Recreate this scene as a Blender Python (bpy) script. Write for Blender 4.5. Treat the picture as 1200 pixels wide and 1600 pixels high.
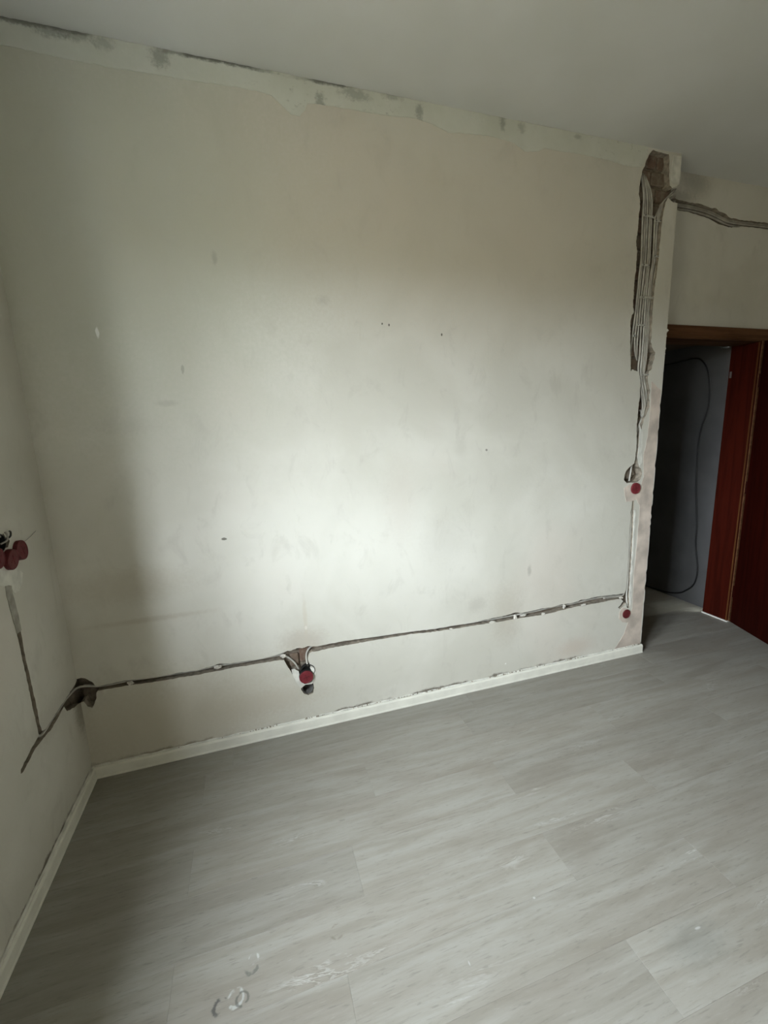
import bpy, bmesh, math, random
from mathutils import Vector, Matrix, noise
from mathutils.geometry import delaunay_2d_cdt

sc = bpy.context.scene
col = sc.collection
for o in list(bpy.data.objects):
    bpy.data.objects.remove(o)
random.seed(7)

# ------------------------------------------------------------------ camera
cam_d = bpy.data.cameras.new('camera')
cam = bpy.data.objects.new('camera', cam_d)
col.objects.link(cam)
cam_d.sensor_fit = 'VERTICAL'
cam_d.sensor_height = 36.0
cam_d.lens = 668.75 / 1600 * 36.0
cam_d.clip_start = 0.02
CA = Vector((0.95412166, -0.29747314, -0.03408201))
CB = Vector((0.08727717, 0.16742359, 0.98201427))
CF = Vector((0.28641674, 0.93993567, -0.18570509))
m = Matrix.Identity(4)
for i in range(3):
    m[i][0], m[i][1], m[i][2] = CA[i], CB[i], -CF[i]
m[0][3], m[1][3], m[2][3] = 0.8265, -2.0763, 1.5445
cam.matrix_world = m
sc.camera = cam

# ------------------------------------------------------------------ sky and exposure
sc.view_settings.view_transform = 'Standard'
sc.view_settings.look = 'None'
sc.view_settings.exposure = 0.0
sc.view_settings.gamma = 1.0
sc.view_settings.use_curve_mapping = False
SKY = 60.0
w = bpy.data.worlds.new('overcast_sky')
sc.world = w
w.use_nodes = True
wn = w.node_tree.nodes
wl = w.node_tree.links
wn.clear()
wo = wn.new('ShaderNodeOutputWorld')
bg = wn.new('ShaderNodeBackground')
tc = wn.new('ShaderNodeTexCoord')
sx = wn.new('ShaderNodeSeparateXYZ')
rp = wn.new('ShaderNodeValToRGB')
mr = wn.new('ShaderNodeMapRange')
mr.inputs[1].default_value = -1
mr.inputs[2].default_value = 1
wl.new(tc.outputs['Generated'], sx.inputs[0])
wl.new(sx.outputs[2], mr.inputs[0])
wl.new(mr.outputs[0], rp.inputs[0])
wl.new(rp.outputs[0], bg.inputs[0])
wl.new(bg.outputs[0], wo.inputs[0])
bg.inputs[1].default_value = SKY
cr = rp.color_ramp
cr.elements[0].position = 0.0
cr.elements[0].color = (0.072, 0.065, 0.040, 1)
cr.elements[1].position = 1.0
cr.elements[1].color = (0.90, 0.99, 1.08, 1)
for p, c in ((0.505, (0.088, 0.080, 0.050, 1)), (0.535, (0.85, 0.94, 1.02, 1)), (0.75, (0.90, 0.99, 1.07, 1))):
    e = cr.elements.new(p)
    e.color = c
# window in the left wall (outside the picture): sky light enters through it
WY0, WY1, WZ0, WZ1, REV = -2.42, -1.1, 0.98, 2.50, 0.36
pl = bpy.data.lights.new('window_daylight', 'AREA')
pl.shape = 'RECTANGLE'
pl.size = WZ1 - WZ0
pl.size_y = WY1 - WY0
pl.cycles.is_portal = True
po = bpy.data.objects.new('window_daylight', pl)
col.objects.link(po)
po.location = (-REV - 0.01, (WY0 + WY1) / 2, (WZ0 + WZ1) / 2)
po.rotation_euler = (0, -math.pi / 2, 0)

H = 3.0
XR = 3.2596
YD = 0.13

# ------------------------------------------------------------------ outlines in metres (x,z) or (y,z)
CHASE = [(3.055,3.011),(3.033,2.971),(3.014,2.938),(3.008,2.913),(2.989,2.88),(2.981,2.827),(2.977,2.77),(2.989,2.743),(2.993,2.703),(2.988,2.661),(2.988,2.616),(2.987,2.581),(2.982,2.538),(2.984,2.513),(2.996,2.487),(2.994,2.454),(2.993,2.421),(2.996,2.388),(2.99,2.355),(2.989,2.318),(2.988,2.281),(2.991,2.25),(2.989,2.22),(2.991,2.193),(3.003,2.166),(2.986,2.148),(2.98,2.116),(2.984,2.071),(2.989,2.019),(2.994,1.966),(2.999,1.913),(3.008,1.841),(3.019,1.852),(3.043,1.845),(3.068,1.838),(3.08,1.813),(3.088,1.78),(3.088,1.732),(3.092,1.694),(3.086,1.657),(3.086,1.601),(3.085,1.563),(3.085,1.513),(3.093,1.428),(3.094,1.37),(3.092,1.331),(3.086,1.296),(3.057,1.278),(3.029,1.256),(3.017,1.229),(3.015,1.197),(3.037,1.176),(3.061,1.178),(3.092,1.176),(3.122,1.178),(3.146,1.197),(3.154,1.224),(3.145,1.257),(3.123,1.274),(3.11,1.302),(3.11,1.33),(3.112,1.389),(3.119,1.466),(3.125,1.512),(3.135,1.562),(3.156,1.599),(3.172,1.637),(3.161,1.694),(3.167,1.731),(3.149,1.768),(3.14,1.805),(3.146,1.842),(3.164,1.853),(3.167,1.879),(3.178,1.908),(3.184,1.949),(3.162,1.97),(3.144,2.005),(3.143,2.059),(3.14,2.13),(3.137,2.199),(3.14,2.269),(3.142,2.337),(3.149,2.406),(3.151,2.473),(3.153,2.54),(3.155,2.606),(3.157,2.671),(3.165,2.721),(3.171,2.75),(3.187,2.775),(3.207,2.764),(3.227,2.756),(3.261,2.754),(3.264,2.847),(3.232,2.834),(3.21,2.825),(3.192,2.836),(3.186,2.867),(3.18,2.913),(3.175,2.96),(3.167,2.986),(3.112,2.988),(3.071,2.989)]
DROP = [(3.093,1.083),(3.092,1.01),(3.084,0.99),(3.09,0.956),(3.09,0.865),(3.094,0.738),(3.098,0.608),(3.097,0.499),(3.095,0.469),(3.086,0.448),(3.028,0.448),(2.924,0.455),(2.848,0.458),(2.774,0.452),(2.739,0.457),(2.715,0.448),(2.652,0.445),(2.58,0.448),(2.51,0.442),(2.44,0.445),(2.371,0.44),(2.304,0.439),(2.263,0.449),(2.193,0.441),(2.128,0.439),(2.064,0.438),(1.98,0.432),(1.898,0.435),(1.817,0.437),(1.737,0.436),(1.621,0.445),(1.508,0.45),(1.435,0.452),(1.327,0.457),(1.222,0.462),(1.12,0.459),(1.059,0.46),(1.02,0.468),(0.994,0.462),(0.968,0.468),(0.938,0.459),(0.92,0.463),(0.89,0.454),(0.868,0.451),(0.811,0.445),(0.764,0.444),(0.707,0.449),(0.644,0.448),(0.595,0.458),(0.559,0.452),(0.483,0.444),(0.413,0.449),(0.36,0.447),(0.282,0.447),(0.224,0.454),(0.19,0.458),(0.12,0.454),(0.069,0.453),(0.061,0.473),(0.048,0.486),(0.033,0.502),(0.018,0.508)]
DROP2 = [(-0.003,0.389),(0.012,0.392),(0.023,0.364),(0.04,0.353),(0.052,0.373),(0.064,0.399),(0.067,0.424),(0.073,0.432),(0.127,0.43),(0.195,0.431),(0.279,0.425),(0.358,0.423),(0.424,0.423),(0.481,0.421),(0.591,0.421),(0.642,0.424),(0.704,0.422),(0.793,0.421),(0.868,0.419),(0.9,0.416),(0.913,0.378),(0.93,0.339),(0.952,0.29),(0.973,0.253),(0.974,0.23),(0.986,0.205),(1.009,0.192),(1.033,0.198),(1.041,0.226),(1.036,0.257),(1.034,0.32),(1.029,0.35),(1.019,0.392),(1.027,0.427),(1.045,0.434),(1.061,0.431),(1.118,0.434),(1.221,0.436),(1.326,0.435),(1.434,0.433),(1.583,0.433),(1.698,0.423),(1.817,0.418),(1.898,0.415),(2.022,0.413),(2.107,0.411),(2.172,0.408),(2.238,0.409),(2.327,0.406),(2.418,0.403),(2.511,0.404),(2.606,0.41),(2.702,0.416),(2.751,0.416),(2.851,0.414),(2.928,0.415),(3.005,0.416),(3.058,0.412),(3.08,0.395),(3.061,0.372),(3.041,0.357),(3.053,0.342),(3.078,0.356),(3.103,0.378),(3.117,0.34),(3.133,0.338),(3.127,0.406),(3.127,0.495),(3.122,0.605),(3.12,0.735),(3.116,0.862),(3.11,1.008),(3.108,1.082)]
LEFTCH = [(0.042,0.487),(-0.024,0.492),(-0.075,0.492),(-0.128,0.488),(-0.176,0.49),(-0.254,0.486),(-0.31,0.484),(-0.343,0.495),(-0.349,0.536),(-0.345,0.609),(-0.347,0.668),(-0.348,0.726),(-0.352,0.821),(-0.347,0.895),(-0.373,0.898),(-0.373,0.826),(-0.37,0.732),(-0.37,0.656),(-0.369,0.579),(-0.368,0.495),(-0.436,0.487),(-0.509,0.471),(-0.514,0.459),(-0.5,0.454),(-0.458,0.46),(-0.407,0.47),(-0.345,0.466),(-0.28,0.456),(-0.219,0.461),(-0.152,0.471),(-0.134,0.436),(-0.074,0.412),(-0.015,0.395)]
FILLER = [(-0.385,1.075),(-0.366,1.072),(-0.35,1.064),(-0.353,1.037),(-0.345,0.958),(-0.346,0.898),(-0.375,0.898),(-0.382,0.961),(-0.389,1.039)]
LEFTPATCH = [(-0.416,1.149),(-0.389,1.145),(-0.334,1.131),(-0.287,1.11),(-0.263,1.084),(-0.282,1.048),(-0.306,1.032),(-0.334,1.03),(-0.346,1.041),(-0.349,1.066),(-0.385,1.075),(-0.428,1.092)]
BAND = [(0.045,2.915),(0.118,2.914),(0.211,2.913),(0.308,2.908),(0.461,2.907),(0.601,2.912),(0.737,2.914),(0.879,2.919),(0.978,2.92),(1.04,2.912),(1.077,2.884),(1.114,2.858),(1.148,2.856),(1.174,2.883),(1.184,2.908),(1.238,2.915),(1.349,2.916),(1.449,2.917),(1.523,2.919),(1.675,2.929),(1.738,2.921),(1.834,2.897),(1.933,2.906),(2.035,2.913),(2.176,2.906),(2.25,2.875),(2.323,2.885),(2.36,2.904),(2.594,2.907),(2.758,2.905),(2.887,2.892),(2.974,2.897)]
STRIP = [(3.172,1.783),(3.179,1.618),(3.175,1.464),(3.153,1.328),(3.171,1.207),(3.146,1.148),(3.157,0.983),(3.155,0.731),(3.15,0.558),(3.161,0.333),(3.106,0.16),(3.035,0.053),(3.27,0.055),(3.248,0.273),(3.265,0.542),(3.263,0.974),(3.262,1.422),(3.258,1.731)]
MIDPATCH = [(0.932,0.356),(0.947,0.358),(0.968,0.339),(0.969,0.29),(0.993,0.26),(1.006,0.26),(1.029,0.265),(1.04,0.289),(1.039,0.319),(1.026,0.349),(1.052,0.343),(1.055,0.316),(1.048,0.278),(1.033,0.254),(0.997,0.257),(0.974,0.24),(0.958,0.266),(0.94,0.311)]
SWPATCH = [(3.019,1.149),(3.063,1.166),(3.124,1.162),(3.162,1.139),(3.201,1.112),(3.215,1.074),(3.187,1.043),(3.147,1.034),(3.123,1.069),(3.088,1.059),(3.042,1.059),(3.029,1.096)]
LOWPATCH = [(3.054,0.328),(3.074,0.347),(3.117,0.336),(3.152,0.312),(3.166,0.278),(3.152,0.253),(3.121,0.235),(3.083,0.247),(3.053,0.279)]
DOORCH = [(3.312,2.88),(3.405,2.852),(3.494,2.845),(3.603,2.846),(3.68,2.833),(3.723,2.837),(3.763,2.82),(3.809,2.814),(3.85,2.796),(3.964,2.793),(4.08,2.796),(4.288,2.805),(4.297,2.76),(4.086,2.759),(3.971,2.756),(3.904,2.746),(3.876,2.74),(3.836,2.743),(3.746,2.753),(3.689,2.769),(3.618,2.78),(3.527,2.789),(3.413,2.795),(3.321,2.806)]
W_C1 = [(3.009,2.901),(3.034,2.786),(3.033,2.659),(3.044,2.465),(3.04,2.365),(3.033,2.246),(3.029,2.143),(3.023,2.055),(3.022,1.967),(3.025,1.863)]
W_C2 = [(3.018,2.902),(3.047,2.788),(3.051,2.661),(3.059,2.499),(3.055,2.399),(3.047,2.247),(3.045,2.126),(3.039,2.038),(3.045,1.975),(3.063,1.939),(3.085,1.914)]
W_C3 = [(3.032,2.895),(3.065,2.79),(3.07,2.663),(3.076,2.467),(3.072,2.367),(3.066,2.248),(3.063,2.085),(3.062,2.003),(3.072,1.95),(3.086,1.907)]
W_C4 = [(3.042,2.887),(3.079,2.791),(3.083,2.664),(3.09,2.468),(3.086,2.368),(3.08,2.248),(3.077,2.085),(3.081,1.95),(3.078,1.86),(3.091,1.805),(3.115,1.713),(3.137,1.637),(3.132,1.588)]
W_C5 = [(3.051,2.882),(3.093,2.793),(3.097,2.665),(3.104,2.469),(3.101,2.369),(3.094,2.249),(3.096,2.086),(3.096,1.951),(3.094,1.842),(3.101,1.805),(3.13,1.713),(3.146,1.645),(3.138,1.581)]
W_C6 = [(3.274,2.842),(3.213,2.797),(3.162,2.749),(3.123,2.684),(3.117,2.651),(3.127,2.471),(3.115,2.37),(3.108,2.25),(3.111,2.086),(3.11,1.951),(3.11,1.835),(3.117,1.791),(3.146,1.701),(3.153,1.633),(3.138,1.577)]
W_C7 = [(3.276,2.826),(3.201,2.779),(3.151,2.726),(3.136,2.653),(3.141,2.472),(3.129,2.371),(3.122,2.251),(3.125,2.087),(3.125,1.951),(3.121,1.842),(3.126,1.798),(3.153,1.724),(3.157,1.641),(3.143,1.58)]
W_C8 = [(3.278,2.807),(3.215,2.778),(3.177,2.745),(3.154,2.697),(3.146,2.605),(3.156,2.473),(3.148,2.372),(3.137,2.251),(3.137,2.087),(3.135,1.951),(3.131,1.842),(3.136,1.798),(3.157,1.739),(3.163,1.675),(3.147,1.588)]
W_LOW = [(3.129,1.619),(3.142,1.588),(3.144,1.573),(3.123,1.531),(3.108,1.478),(3.103,1.428),(3.101,1.37),(3.099,1.319),(3.082,1.28),(3.074,1.229),(3.068,1.186)]
W_SWA = [(3.103,1.111),(3.101,1.05),(3.102,0.988),(3.106,0.863),(3.11,0.736),(3.111,0.606),(3.112,0.51),(3.112,0.453),(3.116,0.408),(3.127,0.348)]
W_SWB = [(3.099,1.05),(3.093,0.977),(3.098,0.864),(3.102,0.737),(3.103,0.608),(3.103,0.498),(3.093,0.434),(3.056,0.426),(3.004,0.427),(2.926,0.433)]
W_HA = [(3.093,0.425),(3.004,0.432),(2.926,0.437),(2.85,0.438),(2.731,0.433),(2.653,0.43),(2.557,0.431),(2.441,0.424),(2.327,0.424),(2.237,0.425),(2.128,0.423),(2.022,0.425),(1.898,0.427),(1.777,0.429),(1.621,0.437),(1.435,0.443),(1.222,0.451),(1.119,0.452),(1.062,0.456),(1.036,0.45),(1.018,0.429),(1.013,0.401),(1.016,0.357)]
W_HB = [(0.97,0.348),(0.95,0.389),(0.923,0.419),(0.895,0.439),(0.857,0.438),(0.763,0.434),(0.642,0.434),(0.555,0.437),(0.482,0.434),(0.359,0.436),(0.28,0.438),(0.196,0.443),(0.118,0.441),(0.067,0.443),(0.039,0.453),(0.014,0.458)]
L_A = [(-0.015,0.462),(-0.07,0.471),(-0.123,0.475),(-0.183,0.473),(-0.244,0.474),(-0.297,0.47),(-0.329,0.472),(-0.353,0.485),(-0.361,0.509),(-0.363,0.581),(-0.362,0.67),(-0.365,0.748),(-0.362,0.825),(-0.363,0.882)]
L_B = [(-0.046,0.459),(-0.129,0.463),(-0.195,0.461),(-0.256,0.458),(-0.323,0.46),(-0.394,0.465),(-0.447,0.464),(-0.481,0.459)]
D_CAB = [(3.296,2.851),(3.409,2.825),(3.522,2.823),(3.629,2.817),(3.739,2.803),(3.853,2.778),(3.967,2.776),(4.083,2.778),(4.293,2.782)]
H_CABLE = [(0.89,-0.006),(0.687,0.023),(0.574,0.058),(0.514,0.103),(0.463,0.161),(0.438,0.238),(0.438,0.34),(0.473,0.525),(0.479,0.689),(0.518,1.007),(0.534,1.321),(0.524,1.475),(0.488,1.624),(0.489,1.772),(0.512,1.896),(0.539,1.962),(0.586,2.018),(0.645,2.037),(0.726,2.03),(0.88,2.023),(1.024,2.028)]
MARKS = [(0.284,1.971),(0.675,1.076),(0.582,1.833),(0.508,1.693),(1.793,2.008),(1.482,2.048),(1.517,2.044),(0.755,2.282),(1.205,2.137),(2.053,1.425),(0.256,0.907),(2,0.54),(2.719,0.142),(1.021,0.57),(2.2,0.127),(1.239,2.922),(1.395,2.975),(1.561,2.993),(1.691,2.957),(2.121,2.984),(2.228,2.973),(2.557,2.982),(0.187,2.998),(0.281,2.988),(0.36,2.99),(0.63,2.971),(0.44,2.98)]
CAPS = [(3.106,1.139),(3.11,0.301),(1.003,0.308),(1.008,0.23)]
CAPSL = [(-0.263,1.168),(-0.337,1.167),(-0.391,1.202),(-0.342,1.22)]
CLIPS = [(3.068,2.726),(3.087,2.671),(3.122,2.652),(3.072,2.42),(3.094,2.249),(3.068,2.085),(3.133,1.827),(2.746,0.422),(2.614,0.43),(2.511,0.409),(2.264,0.425),(2.107,0.415),(1.837,0.414),(0.584,0.443),(0.196,0.443),(0.888,0.43),(3.056,0.426)]

# ------------------------------------------------------------------ helpers
def link(o, parent=None):
    col.objects.link(o)
    if parent:
        o.parent = parent
    return o

def tag(o, label=None, cat=None, group=None, kind=None):
    if label: o['label'] = label
    if cat: o['category'] = cat
    if group: o['group'] = group
    if kind: o['kind'] = kind
    return o

def empty(name, loc=(0, 0, 0)):
    o = bpy.data.objects.new(name, None)
    o.empty_display_size = 0.05
    o.location = loc
    return link(o)

def obj(name, bm, mat, parent=None, smooth=False):
    me = bpy.data.meshes.new(name)
    bm.normal_update()
    bm.to_mesh(me)
    bm.free()
    for k in (mat if isinstance(mat, (list, tuple)) else [mat]):
        me.materials.append(k)
    if smooth:
        for p in me.polygons:
            p.use_smooth = True
    return link(bpy.data.objects.new(name, me), parent)

def box(bm, x0, x1, y0, y1, z0, z1, bev=0.0, mtx=None, mi=0):
    r = bmesh.ops.create_cube(bm, size=1.0)
    vs = r['verts']
    for v in vs:
        v.co = Vector(((x0 + x1) / 2 + v.co.x * (x1 - x0), (y0 + y1) / 2 + v.co.y * (y1 - y0), (z0 + z1) / 2 + v.co.z * (z1 - z0)))
    if bev:
        es = list({e for v in vs for e in v.link_edges})
        rr = bmesh.ops.bevel(bm, geom=es, offset=bev, segments=1, affect='EDGES', profile=0.5)
        vs = rr['verts'] if rr['verts'] else vs
    fs = {f for v in vs if v.is_valid for f in v.link_faces}
    for f in fs:
        f.material_index = mi
    if mtx:
        bmesh.ops.transform(bm, matrix=mtx, verts=list({v for f in fs for v in f.verts}))
    return fs

def boxes(name, lst, mat, parent=None, bev=0.0):
    bm = bmesh.new()
    for b in lst:
        box(bm, *b, bev=bev)
    return obj(name, bm, mat, parent)

def smooth_path(pts, n=5):
    P = [Vector(p) for p in pts]
    P = [P[0] * 2 - P[1]] + P + [P[-1] * 2 - P[-2]]
    out = []
    for i in range(1, len(P) - 2):
        a, b, c, d = P[i - 1], P[i], P[i + 1], P[i + 2]
        for k in range(n):
            t = k / n
            out.append(0.5 * ((2 * b) + (c - a) * t + (2 * a - 5 * b + 4 * c - d) * t * t + (3 * b - a - 3 * c + d) * t ** 3))
    out.append(P[-2])
    return out

def tube(bm, pts, r, seg=7, mi=0):
    rings = []
    up = Vector((0.13, 0.9, 0.2)).normalized()
    for i, p in enumerate(pts):
        d = (pts[min(i + 1, len(pts) - 1)] - pts[max(i - 1, 0)])
        if d.length < 1e-7: d = Vector((0, 0, 1))
        d.normalize()
        s = d.cross(up)
        if s.length < 1e-3: s = d.cross(Vector((1, 0, 0)))
        s.normalize()
        u = s.cross(d).normalized()
        up = u
        rings.append([bm.verts.new(p + (s * math.cos(2 * math.pi * k / seg) + u * math.sin(2 * math.pi * k / seg)) * r) for k in range(seg)])
    for a, b in zip(rings, rings[1:]):
        for k in range(seg):
            f = bm.faces.new((a[k], a[(k + 1) % seg], b[(k + 1) % seg], b[k]))
            f.material_index = mi
    bm.faces.new(rings[0][::-1]).material_index = mi
    bm.faces.new(rings[-1]).material_index = mi

def cable(name, pts, r, mat, n=5, seg=7):
    bm = bmesh.new()
    tube(bm, smooth_path(pts, n), r, seg)
    bmesh.ops.recalc_face_normals(bm, faces=bm.faces[:])
    return obj(name, bm, mat, None, True)

def inside(p, poly):
    x, y = p
    c = False
    j = len(poly) - 1
    for i in range(len(poly)):
        xi, yi = poly[i]
        xj, yj = poly[j]
        if (yi > y) != (yj > y) and x < (xj - xi) * (y - yi) / (yj - yi) + xi:
            c = not c
        j = i
    return c

def densify(poly, step, jit, closed=True, seed=0):
    out = []
    n = len(poly)
    rng = random.Random(seed)
    for i in range(n if closed else n - 1):
        a, b = poly[i], poly[(i + 1) % n]
        out.append(a)
        d = math.hypot(b[0] - a[0], b[1] - a[1])
        k = int(d / step)
        for q in range(1, k + 1):
            t = q / (k + 1)
            nx, ny = -(b[1] - a[1]) / d, (b[0] - a[0]) / d
            j = rng.uniform(-jit, jit)
            out.append((a[0] + (b[0] - a[0]) * t + nx * j, a[1] + (b[1] - a[1]) * t + ny * j))
    if not closed: out.append(poly[-1])
    return out

def plaster_wall(name, outline, holes, mapf, back, mats, openings=()):
    """A wall face with real recesses. mapf(u, v, depth) gives the point; holes are
    (polygon, depth function, spacing); openings go right through to depth `back`."""
    V, E, F = [], [], []
    def addpoly(p):
        i0 = len(V)
        V.extend(Vector(q) for q in p)
        n = len(p)
        E.extend((i0 + k, i0 + (k + 1) % n) for k in range(n))
    addpoly(outline)
    for hp, df, sp in holes:
        addpoly(hp)
        xs = [q[0] for q in hp]
        ys = [q[1] for q in hp]
        nx, ny = int((max(xs) - min(xs)) / sp) + 1, int((max(ys) - min(ys)) / sp) + 1
        for i in range(nx):
            for j in range(ny):
                q = (min(xs) + (i + random.random() * .8) * sp, min(ys) + (j + random.random() * .8) * sp)
                if inside(q, hp): V.append(Vector(q))
    for op in openings:
        addpoly(op)
    vo, eo, fo, *_ = delaunay_2d_cdt(V, E, [], 0, 1e-5)
    kinds = []
    for f in fo:
        c = (sum(vo[i][0] for i in f) / 3, sum(vo[i][1] for i in f) / 3)
        k = None
        if inside(c, outline):
            k = 0
            for hi, h in enumerate(holes):
                if inside(c, h[0]): k = hi + 1
            for op in openings:
                if inside(c, op): k = None
        kinds.append(k)
    bm = bmesh.new()
    cache = {}
    def vert(i, lay):
        if (i, lay) not in cache:
            u, v = vo[i][0], vo[i][1]
            d = 0 if lay == 0 else (back if lay == 'b' else holes[lay - 1][1](u, v))
            cache[(i, lay)] = bm.verts.new(mapf(u, v, d))
        return cache[(i, lay)]
    ed = {}
    for f, k in zip(fo, kinds):
        if k is None: continue
        fc = bm.faces.new([vert(i, k) for i in f])
        fc.material_index = 0 if k == 0 else 1
        for a, b in zip(f, f[1:] + f[:1]):
            ed.setdefault((min(a, b), max(a, b)), []).append((k, a, b))
    for (a, b), lst in ed.items():
        ks = {q[0] for q in lst}
        if len(lst) == 1:
            k = lst[0][0]
            if k and abs(vo[a][0]) < .01 and abs(vo[b][0]) < .01: continue
            q = [vert(a, k), vert(b, k), vert(b, 'b'), vert(a, 'b')]
        elif len(ks) == 2:
            k1, k2 = sorted(ks)
            q = [vert(a, k1), vert(b, k1), vert(b, k2), vert(a, k2)]
        else:
            continue
        try:
            bm.faces.new(q).material_index = 0 if len(lst) == 1 else 2
        except ValueError:
            pass
    bmesh.ops.recalc_face_normals(bm, faces=bm.faces[:])
    o = obj(name, bm, mats)
    return o

def slab(name, poly, th, mapf, mat, parent, bev=0.0015, jit=0.0015, seed=1):
    """thin skim of filler or plaster standing proud of a wall"""
    P = densify(poly, 0.02, jit, seed=seed)
    vo, eo, fo, *_ = delaunay_2d_cdt([Vector(p) for p in P], [(i, (i + 1) % len(P)) for i in range(len(P))], [], 0, 1e-5)
    bm = bmesh.new()
    T = {}
    B = {}
    cx, cy = sum(p[0] for p in P) / len(P), sum(p[1] for p in P) / len(P)
    ed = {}
    for f in fo:
        c = (sum(vo[i][0] for i in f) / 3, sum(vo[i][1] for i in f) / 3)
        if not inside(c, P): continue
        for i in f:
            if i not in T: T[i] = bm.verts.new(mapf(vo[i][0], vo[i][1], -th))
        bm.faces.new([T[i] for i in f])
        for a, b in zip(f, f[1:] + f[:1]):
            ed[(min(a, b), max(a, b))] = ed.get((min(a, b), max(a, b)), 0) + 1
    for (a, b), n in ed.items():
        if n == 1:
            for i in (a, b):
                if i not in B:
                    q = Vector(vo[i]) - Vector((cx, cy))
                    B[i] = bm.verts.new(mapf(vo[i][0], vo[i][1], 0.0005))
            bm.faces.new([T[a], T[b], B[b], B[a]])
    bmesh.ops.recalc_face_normals(bm, faces=bm.faces[:])
    return obj(name, bm, mat, parent)

# ------------------------------------------------------------------ materials
class NT:
    def __init__(s, name):
        s.m = bpy.data.materials.new(name)
        s.m.use_nodes = True
        s.t = s.m.node_tree
        s.b = s.t.nodes['Principled BSDF']
        s.pos = s.n('ShaderNodeNewGeometry').outputs['Position']
        q = s.n('ShaderNodeSeparateXYZ')
        s.l(s.pos, q.inputs[0])
        s.pos_x = q.outputs[0]
    def n(s, ty, **kw):
        q = s.t.nodes.new(ty)
        for k, v in kw.items(): setattr(q, k, v)
        return q
    def l(s, a, b):
        s.t.links.new(a, b)
    def set(s, inp, v):
        if isinstance(v, (int, float)): inp.default_value = v
        elif isinstance(v, (tuple, list)): inp.default_value = tuple(v) if len(v) == len(inp.default_value) else (*v, 1)
        else: s.l(v, inp)
    def math(s, op, a, b=0.0, c=None, clamp=False):
        q = s.n('ShaderNodeMath', operation=op, use_clamp=clamp)
        s.set(q.inputs[0], a)
        s.set(q.inputs[1], b)
        if c is not None: s.set(q.inputs[2], c)
        return q.outputs[0]
    def vmath(s, op, a, b):
        q = s.n('ShaderNodeVectorMath', operation=op)
        s.set(q.inputs[0], a)
        s.set(q.inputs[1], b)
        return q.outputs['Value'] if op in ('LENGTH', 'DISTANCE', 'DOT_PRODUCT') else q.outputs[0]
    def noise(s, vec, scale, det=3, rough=.5, dist=0.0):
        q = s.n('ShaderNodeTexNoise')
        s.set(q.inputs['Vector'], vec)
        q.inputs['Scale'].default_value = scale
        q.inputs['Detail'].default_value = det
        q.inputs['Roughness'].default_value = rough
        q.inputs['Distortion'].default_value = dist
        return q.outputs['Fac']
    def rng(s, v, a, b, c=0.0, d=1.0):
        q = s.n('ShaderNodeMapRange')
        q.interpolation_type = 'SMOOTHSTEP'
        s.set(q.inputs[0], v)
        for i, x in enumerate((a, b, c, d)): q.inputs[i + 1].default_value = x
        return q.outputs[0]
    def mix(s, f, a, b, mode='MIX'):
        q = s.n('ShaderNodeMix', data_type='RGBA', blend_type=mode)
        s.set(q.inputs[0], f)
        s.set(q.inputs[6], a)
        s.set(q.inputs[7], b)
        return q.outputs[2]
    def bump(s, h, st, dist=0.002):
        q = s.n('ShaderNodeBump')
        q.inputs['Strength'].default_value = st
        q.inputs['Distance'].default_value = dist
        s.set(q.inputs['Height'], h)
        s.l(q.outputs[0], s.b.inputs['Normal'])
    def out(s, c, rough=.8, spec=.3):
        s.set(s.b.inputs['Base Color'], c)
        s.set(s.b.inputs['Roughness'], rough)
        s.b.inputs['Specular IOR Level'].default_value = spec
        return s.m
    def ell(s, c, r, soft=.5, wob=None):
        """1 inside an ellipsoid about world point c with radii r"""
        v = s.vmath('SUBTRACT', s.pos, c)
        v = s.vmath('DIVIDE', v, r)
        d = s.vmath('LENGTH', v, (0, 0, 0))
        if wob is not None: d = s.math('ADD', d, wob)
        return s.rng(d, 1 + soft * .5, 1 - soft * .5)

def simple(name, c, rough=.6, spec=.4, var=.1, scale=30, bump=0.0):
    t = NT(name)
    n = t.noise(t.pos, scale, 3)
    k = t.rng(n, .3, .7, 1 - var, 1 + var)
    cc = t.mix(1.0, c, t.vmath('MULTIPLY', (1, 1, 1), k), 'MULTIPLY')
    if bump: t.bump(n, bump)
    return t.out(cc, rough, spec)

WALL_A = (0.60, 0.585, 0.52)
WALL_B = (0.53, 0.515, 0.448)

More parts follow.
